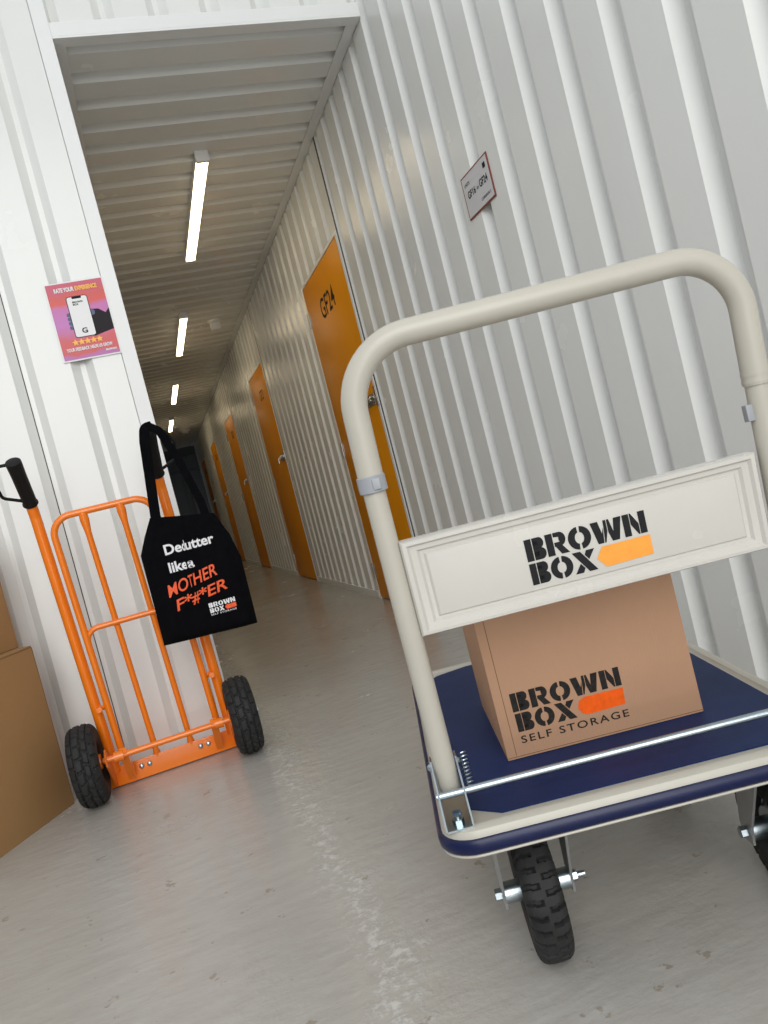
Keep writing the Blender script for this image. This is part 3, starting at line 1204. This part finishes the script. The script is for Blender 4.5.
def inside_x(z):
    """left and right edge of the bag at height z"""
    Lp = [(.447, -.068), (.60, -.0665), (.745, -.066), (.800, -.040), (.857, -.008)]
    Rp = [(.433, .237), (.55, .2385), (.662, .240), (.745, .222), (.824, .190), (.857, .175)]

    def ev(P):
        if z <= P[0][0]: return P[0][1]
        for (a, xa), (b, xb) in zip(P, P[1:]):
            if z <= b: return xa + (xb - xa) * (z - a) / (b - a)
        return P[-1][1]
    return ev(Lp), ev(Rp)


b = MB()
nz, nxn = 44, 44
rows = []
for i in range(nz + 1):
    f = i / nz
    row = []
    for j in range(nxn + 1):
        g = j / nxn
        zb, zt = .447 - .014 * g, .857 - .034 * g
        z = zb + (zt - zb) * f
        l, r = inside_x(.447 + (.857 - .447) * f) if False else inside_x(z)
        x = l + (r - l) * g
        edge = min(1.0, min(g, 1 - g) / .10) * min(1.0, f / .05 + .15)
        row.append((x, z, max(0.0, edge)))
    rows.append(row)
vs = []
for side in (1, -1):
    for row in rows:
        for x, z, e_ in row:
            y = (bag_y(x, z) - .008) * math.sqrt(e_) if side == 1 else (.012 + .006 * math.sin(x * 25)) * math.sqrt(e_)
            vs.append((x - .085, y, z - .43))
w_ = nxn + 1
K = w_ * (nz + 1)
fs = []
for i in range(nz):
    for j in range(nxn):
        a = i * w_ + j
        fs.append((a, a + 1, a + w_ + 1, a + w_))
        fs.append((K + a, K + a + w_, K + a + w_ + 1, K + a + 1))
for j in range(nxn):
    fs.append((j, K + j, K + j + 1, j + 1))
    a = nz * w_ + j
    fs.append((a, a + 1, K + a + 1, K + a))
for i in range(nz):
    a, c = i * w_, i * w_ + nxn
    fs.append((a, a + w_, K + a + w_, K + a))
    fs.append((c, K + c, K + c + w_, c + w_))
b.add(vs, fs)
bo = b.build('bag_body', M['bag'], bag, smooth=60)


def front_y(x, z):
    l, r = inside_x(z)
    g = (x - l) / (r - l)
    e_ = min(1.0, min(g, 1 - g) / .10)
    return (bag_y(x, z) - .008) * math.sqrt(max(0.0, e_)) - .0012


def bag_fn(x0, z0, slope=0.0, squeeze=None):
    def fn(u, v):
        if squeeze:
            a, bq, fac = squeeze
            if u > bq: u = a + (bq - a) * fac + (u - bq)
            elif u > a: u = a + (u - a) * fac
        x, z = x0 + u, z0 + v + slope * u
        return (x - .085, front_y(x, z), z - .43)
    return fn


def strap(pts, w, name):
    """flat webbing; pts centre line, flat side turned to the viewer"""
    s = MB()
    pts = [Vector(p) for p in pts]
    vs, fs = [], []
    for i, p in enumerate(pts):
        t = (pts[min(i + 1, len(pts) - 1)] - pts[max(i - 1, 0)]).normalized()
        sd = t.cross(Vector((0, -1, 0))).normalized()
        nn = sd.cross(t).normalized() * .0015
        vs += [p + sd * w / 2 + nn, p - sd * w / 2 + nn, p - sd * w / 2 - nn, p + sd * w / 2 - nn]
    for i in range(len(pts) - 1):
        for k in range(4):
            l = (k + 1) % 4
            fs.append((i * 4 + k, i * 4 + l, i * 4 + 4 + l, i * 4 + 4 + k))
    fs += [(3, 2, 1, 0), tuple(len(pts) * 4 - 4 + k for k in range(4))]
    s.add(vs, fs)
    return s.build(name, M['bag'], bag)


def P(x, y, z):
    return (x - .085, y - BY, z - .43)


strap(fillet([P(.010, BY - .012, .80), P(.010, BY - .016, .86), P(.026, 2.552, 1.0), P(.036, 2.524, 1.09), P(.046, 2.530, 1.134), P(.072, 2.556, 1.140)], .02, 5), .032, 'shoulder_strap')
strap(fillet([P(.060, 2.548, 1.140), P(.088, 2.540, 1.118), P(.120, 2.555, 1.03), P(.160, BY - .012, .865), P(.164, BY - .014, .80)], .02, 5), .026, 'shoulder_strap')

for name, mat, lab, args in (
        ('printed_word', 'white_print', 'white printed word', [(bag_fn(.008, .727, 0, (.058, .090, .30)), text2d('Declutter', .182, .034, .028))]),
        ('printed_word', 'white_print', 'white printed word', [(bag_fn(.008, .668, 0, (.052, .074, .35)), text2d('like a', .094, .034, .028))]),
        ('printed_slogan', 'orange_print', 'orange brush lettering', [(bag_fn(-.014, .592, .20, (.072, .092, .4)), text2d('MOTHER', .176, .040, .013, 1.0, .12))]),
        ('printed_slogan', 'orange_print', 'orange brush lettering', [(bag_fn(.000, .540, .17, (.064, .090, .5)), text2d('F*#*ER', .184, .042, .015, 1.0, .12))])):
    lt = MB()
    for fn, vf in args:
        put(lt, fn, vf=vf)
    tag(lt.build(name, M[mat], bo, smooth=0, fix=False), lab)
lt = MB()
put(lt, bag_fn(.098, .525), polys=stencil('BROWN', .086, .0155))
put(lt, bag_fn(.098, .5075), polys=stencil('BOX', .046, .0150))
put(lt, bag_fn(.098, .499), vf=text2d('SELF STORAGE', .084, .0055, .01, 1.2))
tag(lt.build('printed_name', M['white_print'], bo, smooth=0, fix=False), 'white name print at bag corner')
lt = MB()
put(lt, bag_fn(.098, .5075), polys=[[(.049, .008), (.054, 0), (.086, .001), (.086, .0145), (.054, .015)]])
tag(lt.build('printed_arrow', M['orange_print'], bo, smooth=0, fix=False), 'small orange arrow block')
